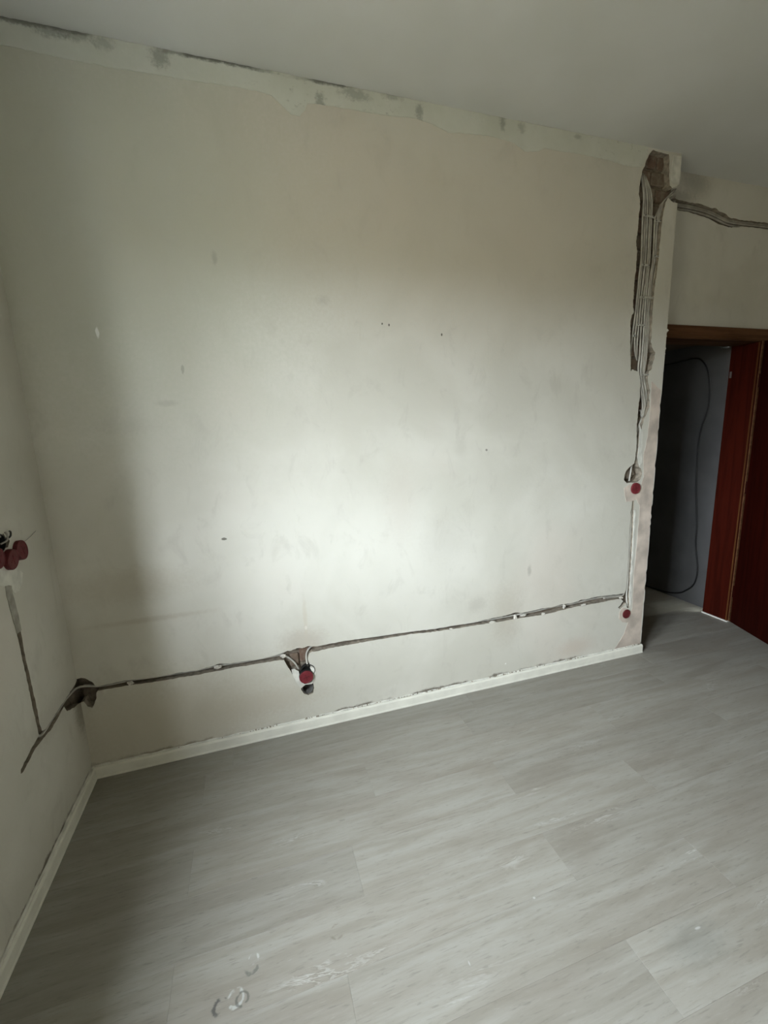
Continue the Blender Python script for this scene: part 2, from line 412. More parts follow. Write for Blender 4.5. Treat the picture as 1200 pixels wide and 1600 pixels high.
def wall_mat(name, marks=(), base_dirt=True):
    t = NT(name)
    big = t.noise(t.pos, 1.6, 4, .55, .4)
    c = t.mix(t.rng(big, .35, .65), WALL_A, WALL_B)
    pk = t.noise(t.vmath('ADD', t.pos, (7, 3, 2)), 1.1, 3, .5)
    c = t.mix(t.rng(pk, .5, .72, 0, .35), c, (0.60, 0.53, 0.46))
    mid = t.noise(t.vmath('MULTIPLY', t.pos, (1, 1, .6)), 9, 5, .65, .6)
    c = t.mix(t.rng(mid, .52, .74, 0, .32), c, (0.40, 0.38, 0.33))
    fine = t.noise(t.pos, 55, 4, .6)
    c = t.mix(t.rng(fine, .62, .8, 0, .16), c, (0.36, 0.34, 0.29))
    wob = t.math('MULTIPLY_ADD', t.noise(t.pos, 60, 3, .6), 1.2, -.6)
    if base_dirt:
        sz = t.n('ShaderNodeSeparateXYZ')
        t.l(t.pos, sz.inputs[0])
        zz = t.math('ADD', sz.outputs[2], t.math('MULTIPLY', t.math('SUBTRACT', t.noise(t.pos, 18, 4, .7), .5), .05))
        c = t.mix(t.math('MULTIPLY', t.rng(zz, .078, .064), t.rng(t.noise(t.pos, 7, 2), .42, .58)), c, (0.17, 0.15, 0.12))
    for p, r, cc, f, soft in marks:
        e = t.ell(p, r, soft, wob)
        c = t.mix(t.math('MULTIPLY', e, f), c, cc)
    h = t.math('ADD', t.math('MULTIPLY', t.noise(t.pos, 14, 5, .6, .5), 1.0), t.math('MULTIPLY', t.noise(t.pos, 130, 2, .5), .12))
    t.bump(h, .22, .006)
    return t.out(c, .75, .25)

def bk(i, rx, rz, c, f=1.0, soft=.5):
    x, z = MARKS[i]
    return ((x, 0, z), (rx, .05, rz), c, f, soft)
DK = (0.12, 0.11, 0.09)
GY = (0.30, 0.28, 0.24)
WH = (0.85, 0.85, 0.82)
marks_back = [((.35, 0, 2.45), (.75, .2, .75), (0.475, 0.48, 0.395), .7, 1.2), ((2.0, 0, 2.5), (.9, .2, .45), (0.60, 0.55, 0.465), .6, 1.4), bk(0, .006, .02, WH, .8), bk(1, .013, .006, DK, .9), bk(2, .006, .018, GY, .6), bk(3, .035, .012, GY, .3, 1.4),
              bk(4, .004, .006, DK), bk(5, .004, .005, DK), bk(6, .004, .006, DK), bk(7, .010, .022, GY, .45, 1.4), bk(8, .025, .018, GY, .22, 1.6),
              bk(9, .006, .006, DK, .7), bk(10, .22, .07, (0.36, 0.31, 0.23), .28, 1.4), bk(11, .05, .04, GY, .30, 1.6), bk(12, .12, .05, (0.5, 0.4, 0.33), .35, 1.4),
              bk(13, .006, .010, WH, .7), bk(14, .005, .005, WH, .6),
              ((.33, 0, .735), (.22, .05, .012), (0.36, 0.31, 0.24), .35, 1.4), ((.36, 0, 1.60), (.10, .05, .03), GY, .14, 1.6),
              ((2.2, 0, .45), (.09, .05, .16), (0.42, 0.38, 0.31), .4, 1.4), ((1.0, 0, .5), (.10, .05, .06), (0.40, 0.35, 0.29), .5, 1.4),
              ((.8, 0, .2), (.3, .05, .06), (0.42, 0.38, 0.31), .4, 1.4), ((1.8, 0, .95), (.12, .05, .12), GY, .16, 1.6), ((1.55, 0, 1.2), (.08, .05, .2), (.5, .45, .39), .3, 1.6),
              ((.35, 0, .2), (.5, .05, .22), (0.46, 0.42, 0.33), .6, 1.4), ((1.9, 0, 1.45), (.03, .05, .05), GY, .14, 1.6), ((2.35, 0, .7), (.012, .05, .03), GY, .5, 1.2), ((1.02, 0, .62), (.01, .05, .1), (.5, .45, .36), .5, 1.2)]
M_WALL = wall_mat('wall_plaster', marks_back)
M_WALL2 = wall_mat('wall_plaster_plain', [((0, -.27, .50), (.05, .16, .06), GY, .25, 1.4), ((.02, -.01, .36), (.06, .06, .10), (0.25, 0.22, 0.16), .7, 1.2)])
M_WALL3 = wall_mat('doorway_plaster', [((3.55, .13, 2.95), (.09, .1, .06), (.2, .19, .16), .5, 1.6), ((3.44, .13, 2.87), (.1, .1, .03), (.25, .23, .2), .5, 1.4)], False)
bmk = [((x, 0, z), (rx, .05, rz), (.2, .2, .17), f, 1.2) for (x, z), rx, rz, f in
       zip(MARKS[15:], (.02, .06, .04, .015, .015, .02, .02, .06, .05, .05, .03, .03), (.03, .02, .012, .03, .03, .02, .01, .012, .02, .02, .03, .02), (.6, .5, .5, .6, .6, .4, .4, .8, .6, .5, .6, .4))]

def band_mat():
    t = NT('fresh_plaster_band')
    c = t.mix(t.rng(t.noise(t.pos, 4, 4, .6), .35, .65), (0.60, 0.608, 0.545), (0.545, 0.555, 0.485))
    s = t.noise(t.vmath('MULTIPLY', t.pos, (1, 1, 1.6)), 26, 5, .7)
    sz = t.n('ShaderNodeSeparateXYZ')
    t.l(t.pos, sz.inputs[0])
    c = t.mix(t.math('MULTIPLY', t.rng(s, .56, .72, 0, .7), t.rng(t.noise(t.pos, 2.5, 2), .45, .6)), c, (0.27, 0.27, 0.23))
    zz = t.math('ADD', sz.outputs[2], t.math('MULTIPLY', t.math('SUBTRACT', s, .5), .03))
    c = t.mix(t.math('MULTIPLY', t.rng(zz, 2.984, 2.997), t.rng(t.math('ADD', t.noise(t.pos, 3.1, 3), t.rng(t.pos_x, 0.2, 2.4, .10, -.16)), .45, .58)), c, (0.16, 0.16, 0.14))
    wob = t.math('MULTIPLY_ADD', t.noise(t.pos, 45, 5, .75), 3.2, -1.6)
    for p, r, cc, f, so in bmk:
        c = t.mix(t.math('MULTIPLY', t.ell(p, r, so, wob), f), c, cc)
    t.bump(t.noise(t.pos, 40, 4, .6), .4, .004)
    return t.out(c, .85, .2)
M_BAND = band_mat()

def ceil_mat():
    t = NT('ceiling_paint')
    c = t.mix(t.rng(t.noise(t.pos, 1.2, 3), .35, .65), (0.64, 0.645, 0.62), (0.58, 0.585, 0.55))
    t.bump(t.noise(t.pos, 90, 3, .6), .15, .002)
    return t.out(c, .9, .15)
M_CEIL = ceil_mat()

def mortar_mat():
    t = NT('chase_mortar')
    c = t.mix(t.rng(t.noise(t.pos, 12, 4, .6), .35, .65), (0.16, 0.13, 0.10), (0.26, 0.225, 0.18))
    c = t.mix(t.rng(t.noise(t.pos, 60, 3), .55, .7, 0, .5), c, (0.14, 0.10, 0.075))
    t.bump(t.noise(t.pos, 90, 4, .7), .7, .004)
    return t.out(c, .95, .1)
M_MORTAR = mortar_mat()
M_UNSEEN = simple('unseen_wall_bounce_tone', (0.44, 0.39, 0.31), .95, .1, .2, 3)  # made-up colour for the two unseen walls, set to dim and warm the bounce
M_RIM = simple('broken_plaster_edge', (0.27, 0.235, 0.185), .95, .1, .3, 40, .5)
def brick_mat():
    t = NT('old_brick')
    oi = t.n('ShaderNodeObjectInfo')
    c = t.mix(oi.outputs['Random'], (0.155, 0.100, 0.075), (0.165, 0.135, 0.10))
    c = t.mix(t.rng(t.noise(t.pos, 30, 4, .7), .42, .68, 0, .7), c, (0.25, 0.215, 0.17))
    t.bump(t.noise(t.pos, 120, 4, .7), .6, .003)
    return t.out(c, .95, .1)
M_BRICK = brick_mat()
M_PATCH = simple('pink_filler', (0.52, 0.45, 0.385), .9, .15, .22, 9, .15)
M_PATCHW = simple('white_filler', (0.62, 0.61, 0.55), .9, .15, .15, 16, .2)
M_PATCHG = simple('grey_filler', (0.33, 0.315, 0.27), .9, .15, .2, 25, .3)
M_GYPS = simple('gypsum', (0.54, 0.515, 0.455), .9, .15, .12, 60, .3)
M_CABLE = simple('grey_cable', (0.42, 0.405, 0.36), .55, .3, .18, 20)
M_CABLE2 = simple('dusty_grey_cable', (0.36, 0.34, 0.295), .6, .3, .25, 14)
M_CABLEL = simple('pale_cable', (0.62, 0.60, 0.53), .5, .35, .1, 14)
M_CLIP = simple('clip_plastic', (0.45, 0.44, 0.395), .5, .3, .12, 40)
M_PLATE = simple('dull_metal_plate', (0.12, 0.10, 0.095), .8, .05)
M_NAIL = simple('nail_steel', (0.12, 0.12, 0.12), .45, .5, .1, 40)
M_RED = simple('red_plastic', (0.155, 0.019, 0.026), .5, .35, .15, 60)
M_REDD = simple('dark_red_plastic', (0.105, 0.014, 0.017), .5, .35, .15, 60)
M_BLACK = simple('black_plastic', (0.015, 0.015, 0.015), .5, .4)
M_CORD = simple('black_cord', (0.006, 0.006, 0.006), .5, .4)
M_BASE = simple('white_baseboard', (0.70, 0.69, 0.61), .45, .4, .06, 12)
M_WHITE = simple('white_sealant', (0.68, 0.66, 0.6), .6, .3, .1, 30)
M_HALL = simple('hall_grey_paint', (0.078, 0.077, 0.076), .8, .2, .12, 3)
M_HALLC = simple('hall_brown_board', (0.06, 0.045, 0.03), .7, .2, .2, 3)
M_FRAMEW = simple('white_window_frame', (0.75, 0.75, 0.73), .4, .4, .04)
M_STEEL = simple('brushed_steel', (0.35, 0.34, 0.32), .35, .5, .1)

def wood_mat(name, a, b, rough, vert=True):
    t = NT(name)
    g = t.noise(t.vmath('MULTIPLY', t.pos, (30, 30, 1.6) if vert else (1.6, 30, 30)), 1.0, 5, .6, .8)
    c = t.mix(t.rng(g, .35, .65), a, b)
    return t.out(c, t.rng(g, .3, .7, rough * .9, rough * 1.1), .04)
M_DOOR = wood_mat('mahogany_leaf', (0.022, 0.0026, 0.0014), (0.013, 0.0018, 0.001), .5)
M_LINING = wood_mat('mahogany_lining', (0.044, 0.0062, 0.003), (0.028, 0.004, 0.002), .5)
M_CASING = wood_mat('brown_casing', (0.115, 0.055, 0.026), (0.075, 0.034, 0.016), .5, False)
M_EDGE = wood_mat('light_brown_strip', (0.10, 0.04, 0.014), (0.075, 0.028, 0.010), .5)

def plank_mat():
    t = NT('grey_oak_plank')
    oi = t.n('ShaderNodeObjectInfo')
    r = oi.outputs['Random']
    off = t.n('ShaderNodeCombineXYZ')
    t.l(t.math('MULTIPLY', r, 37.0), off.inputs[0])
    t.l(t.math('MULTIPLY', r, 91.0), off.inputs[1])
    p = t.vmath('ADD', t.pos, off.outputs[0])
    ps = t.vmath('MULTIPLY', p, (1.4, 16, 1))
    g1 = t.noise(ps, 1.6, 5, .6, .7)
    g2 = t.noise(t.vmath('MULTIPLY', p, (9, 85, 1)), 1.8, 5, .65, .5)
    g3 = t.noise(t.vmath('MULTIPLY', p, (1, 3.5, 1)), 1.7, 3, .5, .3)
    c = t.mix(t.rng(g1, .3, .7), (0.214, 0.200, 0.168), (0.266, 0.257, 0.225))
    c = t.mix(t.rng(g3, .45, .7, 0, .45), c, (0.185, 0.163, 0.132))
    c = t.mix(t.rng(g2, .53, .72, 0, .55), c, (0.135, 0.122, 0.103))
    c = t.mix(t.rng(g2, .42, .28, 0, .25), c, (0.34, 0.34, 0.315))
    # pale cracks filled with white, along the grain, only here and there
    v = t.noise(t.vmath('MULTIPLY', p, (2.2, 17, 1)), 1.3, 5, .62, 1.2)
    vein = t.math('SUBTRACT', 1.0, t.math('MULTIPLY', t.math('ABSOLUTE', t.math('SUBTRACT', v, .5)), 38.0), clamp=True)
    reg = t.rng(t.noise(t.vmath('MULTIPLY', p, (1.1, 5.5, 1)), 1.6, 2), .60, .74)
    c = t.mix(t.math('MULTIPLY', t.math('MULTIPLY', vein, reg), .42), c, (0.50, 0.50, 0.47))
    dk = t.math('SUBTRACT', 1.0, t.math('MULTIPLY', t.math('ABSOLUTE', t.math('SUBTRACT', v, .53)), 45.0), clamp=True)
    c = t.mix(t.math('MULTIPLY', t.math('MULTIPLY', dk, reg), .45), c, (0.13, 0.115, 0.09))
    c = t.mix(1.0, c, t.vmath('MULTIPLY', (1, 1, 1), t.math('MULTIPLY_ADD', r, .10, .95)), 'MULTIPLY')
    # dusty shoe marks
    wb = t.math('MULTIPLY_ADD', t.noise(t.pos, 45, 4, .7), 1.3, -.65)
    def arc(cx, cy, rad, wd, f, c, col_):
        d = t.vmath('LENGTH', t.vmath('SUBTRACT', t.pos, (cx, cy, 0)), (0, 0, 0))
        e = t.math('ABSOLUTE', t.math('SUBTRACT', d, rad))
        e = t.math('ADD', e, t.math('MULTIPLY', wb, wd * 1.9))
        k = t.rng(e, wd, wd * .3)
        k = t.math('MULTIPLY', k, t.rng(t.noise(t.pos, 28, 2), .42, .52))
        return t.mix(t.math('MULTIPLY', k, f), c, col_)
    c = arc(.615, -1.062, .017, .007, .9, c, (0.06, 0.06, 0.055))
    c = arc(.655, -1.055, .020, .006, .5, c, (0.5, 0.52, 0.5))
    c = arc(.672, -1.062, .016, .005, .7, c, (0.08, 0.08, 0.07))
    c = arc(.698, -.995, .016, .006, .7, c, (0.10, 0.10, 0.09))
    c = arc(.705, -.975, .012, .005, .6, c, (0.5, 0.5, 0.48))
    c = arc(.955, -.985, .020, .004, .5, c, (0.14, 0.12, 0.09))
    c = t.mix(t.math('MULTIPLY', t.ell((1.98, -1.36, 0), (.09, .05, .05), 1.6, wb), .3), c, (0.12, 0.13, 0.12))
    c = t.mix(t.math('MULTIPLY', .5, t.ell((2.02, -1.335, 0), (.010, .003, .05), 1., wb)), c, (0.5, 0.5, 0.48))
    c = t.mix(t.math('MULTIPLY', .4, t.ell((1.31, -1.19, 0), (.002, .006, .05), 1., wb)), c, (0.5, 0.5, 0.48))
    c = t.mix(t.math('MULTIPLY', .4, t.ell((1.60, -1.10, 0), (.004, .003, .05), 1., wb)), c, (0.6, 0.6, 0.58))
    t.bump(g2, .18, .0012)
    return t.out(c, t.rng(g1, .3, .7, .42, .56), .45)
M_PLANK = plank_mat()
M_SUB = simple('subfloor', (0.14, 0.13, 0.115), .9, .1)

# ------------------------------------------------------------------ structure: floor
fb = bmesh.new()
box(fb, -.36, 5.2, -3.4, 2.0, -.25, -.0085)
floor = tag(obj('floor', fb, M_SUB), kind='structure')
PW, PL = .188, 1.295
joints = {0: .62, 1: 1.795, 2: 1.213, 3: 1.785, 4: 1.065, 5: .478, 6: .964, 7: 1.787, 8: .30, 9: 1.42}
plank_cache = {}
row = -9
while True:
    y1 = -.16 - PW * (row - 1)
    y0 = y1 - PW
    if y1 < -3.25: break
    row_i = row
    row += 1
    j = joints.get(row_i, random.uniform(0, PL))
    x = j - PL * 6
    lo, hi = (0.0, 5.1) if y1 <= .03 else (2.85, 5.1)
    while x < hi:
        a, b = max(x, lo), min(x + PL, hi)
        x += PL
        if b - a < .03: continue
        ya, yb = max(y0, -3.25), min(y1, 1.78)
        if yb - ya < .02: continue
        key = (round(b - a, 4), round(yb - ya, 4))
        if key not in plank_cache:
            bm = bmesh.new()
            L, W = key[0] / 2 - .00012, key[1] / 2 - .0001
            for zz, ins in ((-.008, 0), (-.0004, 0), (0, .0006)):
                for sx_, sy_ in ((-1, -1), (1, -1), (1, 1), (-1, 1)):
                    bm.verts.new((sx_ * (L - ins), sy_ * (W - ins), zz))
            bm.verts.ensure_lookup_table()
            for q in (0, 4):
                for k in range(4):
                    k2 = (k + 1) % 4
                    bm.faces.new([bm.verts[q + k], bm.verts[q + k2], bm.verts[q + 4 + k2], bm.verts[q + 4 + k]])
            bm.faces.new(bm.verts[8:12])
            me = bpy.data.meshes.new('plank')
            bm.normal_update()
            bm.to_mesh(me)
            bm.free()
            me.materials.append(M_PLANK)
            plank_cache[key] = me
        p = bpy.data.objects.new('plank', plank_cache[key])
        p.location = ((a + b) / 2, (ya + yb) / 2, 0)
        link(p, floor)

# ------------------------------------------------------------------ structure: walls and ceiling
cl = lambda P, f: [f(p) for p in P]
CHASE = [(XR if p[0] > 3.245 else p[0], min(p[1], 2.992)) for p in CHASE]
CHASE = densify(CHASE, .012, .002, seed=3)
CHASE = [(XR if p[0] > 3.252 else p[0], p[1]) for p in CHASE]
DROPP = DROP + [(0.0, .505), (0.0, .389)] + DROP2[1:]
DROPP = densify(DROPP, .014, .0016, seed=4)
DROPP = [(0.0 if p[0] < .006 else p[0], p[1]) for p in DROPP]
LEFTP = [(0.0, .500)] + LEFTCH[1:] + [(0.0, .389)]
LEFTP = densify(LEFTP, .014, .0016, seed=5)
LEFTP = [(0.0 if p[0] > -.006 else p[0], p[1]) for p in LEFTP]
DOORP = densify([(5.0, p[1]) if p[0] > 4.27 else (max(p[0], XR + .02), p[1]) for p in DOORCH], .02, .003, seed=6)
nz = lambda u, v, s: noise.noise(Vector((u * s, v * s, 3.3)))
HX, HZ = 3.076, 1.229
MX, MZ = CAPS[3]
def d_chase(u, v):
    d = .046 + .008 * nz(u, v, 30)
    r = math.hypot((u - HX) / .06, (v - HZ) / .047)
    if r < 1: d = .024 + .006 * nz(u, v, 60) if r < .70 else .066
    return d
def d_drop(u, v):
    d = .034 + .006 * nz(u, v, 40)
    r = math.hypot(u - MX, (v - MZ)) / .034
    if r < 1: d += .045 * min(1, (1 - r) * 6)
    if u < .08: d += .015
    return d
d_left = lambda u, v:   .030 + .006 * nz(u, v, 40) + (.012 if u > -.09 else 0)
d_door = lambda u, v: .040 + .008 * nz(u, v, 25)
rng = random.Random(11)
right_edge = []
z = .0
while z < H:
    z += rng.uniform(.008, .05)
    if z > 2.98: break
    if 2.72 < z < 2.90: continue
    right_edge.append((XR - (rng.uniform(.001, .007) if rng.random() < .35 else 0), z))
outline = [(0, 0), (XR, 0)] + right_edge + [(XR, H), (0, H)]
wall_back = plaster_wall('wall_back', outline, [(CHASE, d_chase, .009), (DROPP, d_drop, .007)], lambda u, v, d: (u, d, v), YD, [M_WALL, M_MORTAR, M_RIM])
tag(wall_back, kind='structure')
WIN = [(WY0, WZ0), (WY1, WZ0), (WY1, WZ1), (WY0, WZ1)]
BOXHOLE = [(-.43, 1.195), (-.40, 1.19), (-.36, 1.198), (-.32, 1.195), (-.302, 1.213), (-.310, 1.232), (-.322, 1.229), (-.333, 1.247), (-.352, 1.236), (-.375, 1.243), (-.42, 1.238)]
wall_left = plaster_wall('wall_left', [(-3.25, 0), (0, 0), (0, H), (-3.25, H)], [(LEFTP, d_left, .008), (BOXHOLE, lambda u, v: .045 + .01 * nz(u, v, 40), .012)], lambda u, v, d: (-d, u, v), REV, [M_WALL2, M_MORTAR, M_RIM], [WIN])
tag(wall_left, kind='structure')
DO0, DO1, DOZ = 3.345, 4.26, 2.075
wall_door = plaster_wall('wall_doorway', [(XR, 0), (DO0, 0), (DO0, DOZ), (DO1, DOZ), (DO1, 0), (5.05, 0), (5.05, H), (XR, H)], [(DOORP, d_door, .014)], lambda u, v, d: (u, YD + d, v), .17, [M_WALL3, M_MORTAR, M_RIM])
tag(wall_door, kind='structure')
tag(boxes('wall_right', [(5.05, 5.2, -3.4, .3, 0, H)], M_UNSEEN), kind='structure')
tag(boxes('wall_front', [(-.36, 5.2, -3.4, -3.25, 0, H)], M_UNSEEN), kind='structure')
tag(boxes('ceiling', [(-.36, 5.2, -3.4, .34, H, H + .2)], M_CEIL), kind='structure')
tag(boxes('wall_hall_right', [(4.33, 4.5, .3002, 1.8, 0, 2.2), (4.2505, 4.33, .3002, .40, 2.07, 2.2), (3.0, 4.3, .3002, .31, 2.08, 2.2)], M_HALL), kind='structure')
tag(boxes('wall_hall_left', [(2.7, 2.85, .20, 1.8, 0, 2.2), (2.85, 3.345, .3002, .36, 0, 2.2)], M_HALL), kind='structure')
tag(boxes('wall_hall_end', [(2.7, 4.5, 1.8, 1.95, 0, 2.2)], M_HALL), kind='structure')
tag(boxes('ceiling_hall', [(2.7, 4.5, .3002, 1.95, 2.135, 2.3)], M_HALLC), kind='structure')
# masonry behind the plaster (keeps the room closed)
boxes('masonry', [(-.05, 3.24, .115, .30, 0, H), (-.2, -.0, .085, .3, 0, H)], M_MORTAR, wall_back)
boxes('masonry', [(-REV, -.08, WY1, .09, 0, H), (-REV, -.08, -3.3, WY0, 0, H), (-REV, -.08, WY0, WY1, 0, WZ0), (-REV, -.08, WY0, WY1, WZ1, H)], M_MORTAR, wall_left)
boxes('masonry', [(-.08, -.026, .0, .09, .2, .7)], M_MORTAR, wall_left)
# bricks laid bare at the bottom of the tall chase
zb = 1.60
rowi = 0
while zb < 2.96:
    hgt = .066
    xs = [2.90, 3.09, 3.30] if rowi % 2 else [2.90, 2.99, 3.13, 3.30]
    for a, b in zip(xs, xs[1:]):
        a2, b2 = max(a + .004, 2.95), min(b - .004, 3.235)
        bm = bmesh.new()
        yf = .034 + rng.uniform(-.004, .004)
        box(bm, a2, b2, yf, .085, zb, zb + hgt, bev=.004)
        for v in bm.verts:
            v.co += Vector((rng.uniform(-.002, .002), rng.uniform(-.002, .002), rng.uniform(-.002, .002)))
        obj('brick', bm, M_BRICK, wall_back)
    zb += .083
    rowi += 1
# bricks inside the round cut by the light switch and in the low cavity
for (x0, x1, z0, z1, yf) in ((3.02, 3.07, 1.195, 1.255, .058), (3.082, 3.125, 1.19, 1.224, .050), (3.082, 3.125, 1.232, 1.27, .052)):
    bm = bmesh.new()
    box(bm, x0, x1, yf, .1, z0, z1, bev=.004)
    obj('brick', bm, M_BRICK, wall_back)
for (x0, x1, z0, z1, yf) in ((.93, .975, .36, .43, .019), (.98, 1.035, .375, .455, .021)):
    bm = bmesh.new()
    box(bm, x0, x1, yf, .06, z0, z1, bev=.005)
    obj('brick', bm, M_BRICK, wall_back)

# fillers and the newer plaster under the ceiling
back = lambda u, v, d: (u, d, v)
leftm = lambda u, v, d: (-d, u, v)
band_top = [(3.015, 2.9995), (0.0005, 2.9995)]
bp = [(0.0005, 2.915)] + [(p[0], p[1]) for p in BAND if .02 < p[0] < 2.95] + [(2.98, 2.90), (3.003, 2.93), (3.02, 2.965)]
tag(slab('plaster_band', bp + band_top, .0025, back, M_BAND, wall_back), 'pale grey newer plaster band under the ceiling')
STRIPP = [(min(p[0], XR - .008), max(p[1], .06)) for p in STRIP]
tag(slab('plaster_patch', STRIPP, .0012, back, M_PATCH, wall_back), 'pinkish fresh plaster along the corner')
tag(slab('filler', SWPATCH, .002, back, M_PATCH, wall_back), 'pinkish filler around the switch box')
tag(slab('filler', LOWPATCH, .002, back, M_PATCH, wall_back), 'pinkish filler around the low box')
tag(slab('filler', MIDPATCH, .0025, back, M_PATCHW, wall_back), 'white filler around the low box')
tag(slab('filler', [(3.111, 1.0), (3.118, .87), (3.121, .74), (3.122, .6), (3.124, .5), (3.125, .42), (3.136, .36), (3.15, .36), (3.14, .5), (3.137, .62), (3.133, .75), (3.13, .88), (3.125, 1.0)], .003, back, M_PATCHW, wall_back), 'white filler strip beside the cable slot')
tag(slab('filler', [(3.105, 1.53), (3.112, 1.44), (3.11, 1.38), (3.107, 1.33), (3.13, 1.28), (3.15, 1.30), (3.14, 1.38), (3.135, 1.47)], .002, back, M_PATCHW, wall_back), 'white filler above the round cut')
tag(slab('filler', [(3.195, 2.94), (3.2, 2.86), (3.215, 2.845), (3.257, 2.852), (3.257, 2.985), (3.2, 2.985)], .004, back, M_PATCHW, wall_back), 'white filler on the corner')
tag(slab('filler', FILLER, .0025, leftm, M_PATCHG, wall_left), 'grey filler over the upright slot')
tag(slab('filler', LEFTPATCH, .0012, leftm, M_PATCHW, wall_left), 'whitish filler below the red boxes')
bm = bmesh.new()
tube(bm, [Vector((.0004, -.222, 1.186)), Vector((.0004, -.16, 1.196)), Vector((.0004, -.11, 1.208))], .0007, 5)
obj('hairline_crack', bm, M_NAIL, wall_left)

# baseboards with a thin bead along the top
def baseboard(name, a, b, nrm):
    prof = [(0, 0), (.0165, 0), (.0165, .006), (.0145, .010), (.0135, .048), (.010, .056), (0, .058)]
    bm = bmesh.new()
    a, b, nrm = Vector(a), Vector(b), Vector(nrm)
    ra = [bm.verts.new(a + nrm * p[0] + Vector((0, 0, p[1]))) for p in prof]
    rb = [bm.verts.new(b + nrm * p[0] + Vector((0, 0, p[1]))) for p in prof]
    for i in range(len(prof)):
        k = (i + 1) % len(prof)
        bm.faces.new((ra[i], ra[k], rb[k], rb[i]))
    bm.faces.new(ra)
    bm.faces.new(rb[::-1])
    bmesh.ops.recalc_face_normals(bm, faces=bm.faces[:])
    return tag(obj(name, bm, M_BASE), kind='structure')
bb = baseboard('baseboard_back', (0, 0, 0), (XR + .004, 0, 0), (0, -1, 0))
bl = baseboard('baseboard_left', (0, -3.25, 0), (0, 0, 0), (1, 0, 0))
def bead(name, parent, f, n, ln, seed):
    r_ = random.Random(seed)
    pts = []
    for i in range(n + 1):
        s = ln * i / n
        pts.append(f(s, .0575 + r_.uniform(-.0015, .004)))
    bm = bmesh.new()
    tube(bm, [Vector(p) for p in pts], .0055, 6)
    return obj(name, bm, M_PATCHW, parent, True)
bead('filler_bead', bb, lambda s, z: (s + .01, -.002, z), 110, XR - .03, 1)
bead('filler_bead', bl, lambda s, z: (.002, -3.2 + s, z), 90, 3.18, 2)
bm = bmesh.new()
rr = random.Random(5)
for i in range(150):
    x = rr.uniform(.35, 3.2)
    if rr.random() < .8: x = rr.choice((1.75, 2.15, 2.27, 1.32, .78, 1.05, 2.7, 1.52)) + rr.gauss(0, .04)
    s = rr.uniform(.0015, .0045)
    g = bmesh.ops.create_icosphere(bm, subdivisions=1, radius=s)
    for v in g['verts']:
        v.co = v.co * rr.uniform(.6, 1.2) + Vector((x, -rr.uniform(.003, .009), .0585 + s * .6 + rr.uniform(0, .004)))
tag(obj('plaster_crumbs', bm, M_RIM), 'small crumbs of broken plaster lying along the back baseboard top', 'crumbs', kind='stuff')

# window in the left wall (behind the camera's left shoulder)
wf = bmesh.new()
F = .07
for b in ((WY0, WY1, WZ0, WZ0 + F), (WY0, WY1, WZ1 - F, WZ1), (WY0, WY0 + F, WZ0 + F, WZ1 - F), (WY1 - F, WY1, WZ0 + F, WZ1 - F), ((WY0 + WY1) / 2 - .05, (WY0 + WY1) / 2 + .05, WZ0 + F, WZ1 - F)):
    box(wf, -REV + .02, -REV + .08, b[0], b[1], b[2], b[3], bev=.006)
win = tag(obj('window_1', wf, M_FRAMEW), kind='structure')
boxes('window_sill', [(-REV + .08, .03, WY0 + .002, WY1 - .002, WZ0 + .001, WZ0 + .022)], M_FRAMEW, win, .004)

# ------------------------------------------------------------------ door
door = tag(empty('door_1', (4.24, .12, 0)), kind='structure')
def dpart(name, lst, mat, bev=.0, label=None):
    o = boxes(name, lst, mat, None, bev)
    o.parent = door
    o.matrix_parent_inverse = Matrix.Translation((-4.24, -.12, 0))
    if label: o['label'] = label
    return o
dpart('door_lining', [(4.24, 4.262, .112, .302, .010, 2.062)], M_LINING, .001)
dpart('door_lining', [(3.347, 3.369, .112, .302, .001, 2.062)], M_LINING, .001)
dpart('head_lining', [(3.347, 4.262, .112, .302, 2.062, 2.0745)], M_CASING, .001)
dpart('casing', [(4.25, 4.312, .106, .1295, .001, 2.066)], M_CASING, .003)
dpart('casing', [(3.290, 3.360, .106, .1295, .001, 2.066)], M_CASING, .003)
dpart('head_casing', [(3.290, 4.312, .104, .1295, 2.068, 2.14)], M_CASING, .003)
dpart('edge_strip', [(4.234, 4.2405, .113, .121, .012, 2.06)], M_EDGE, 0, 'orange-brown strip on the lining edge')
dpart('sealant_strip', [(4.2335, 4.262, .108, .304, .0003, .009)], M_WHITE, 0, 'white sealant at the foot of the lining')
dpart('strike_plate', [(4.2385, 4.2402, .280, .294, 1.84, 1.885)], M_PLATE, 0, 'small grey metal plate')
dv = Vector((-.15, -.39, 0)).normalized()
ang = math.atan2(dv.y, dv.x)
LM = Matrix.Translation((4.247, .098, 0)) @ Matrix.Rotation(ang, 4, 'Z')
bm = bmesh.new()
box(bm, .004, .83, -.0, .04, .008, 2.06, bev=.003, mtx=LM)
leaf = obj('door_leaf', bm, M_DOOR)
leaf.parent = door
leaf.matrix_parent_inverse = Matrix.Translation((-4.24, -.12, 0))
for zc in (.25, 1.05, 1.80):
    bm = bmesh.new()
    bmesh.ops.create_cone(bm, segments=10, radius1=.007, radius2=.007, depth=.09, cap_ends=True, matrix=Matrix.Translation((4.256, .100, zc)))
    h_ = obj('hinge', bm, M_DOOR)
    h_.parent = door
    h_.matrix_parent_inverse = Matrix.Translation((-4.24, -.12, 0))
bm = bmesh.new()
for s in (-1, 1):
    y0 = -.0 if s < 0 else .04
    box(bm, .752, .782, min(y0, y0 + s * .008), max(y0, y0 + s * .008), .93, 1.16, bev=.002, mtx=LM)
    tube(bm, [LM @ Vector(p) for p in ((.767, y0, 1.08), (.767, y0 + s * .05, 1.08), (.75, y0 + s * .055, 1.08), (.64, y0 + s * .055, 1.08))], .009, 8)
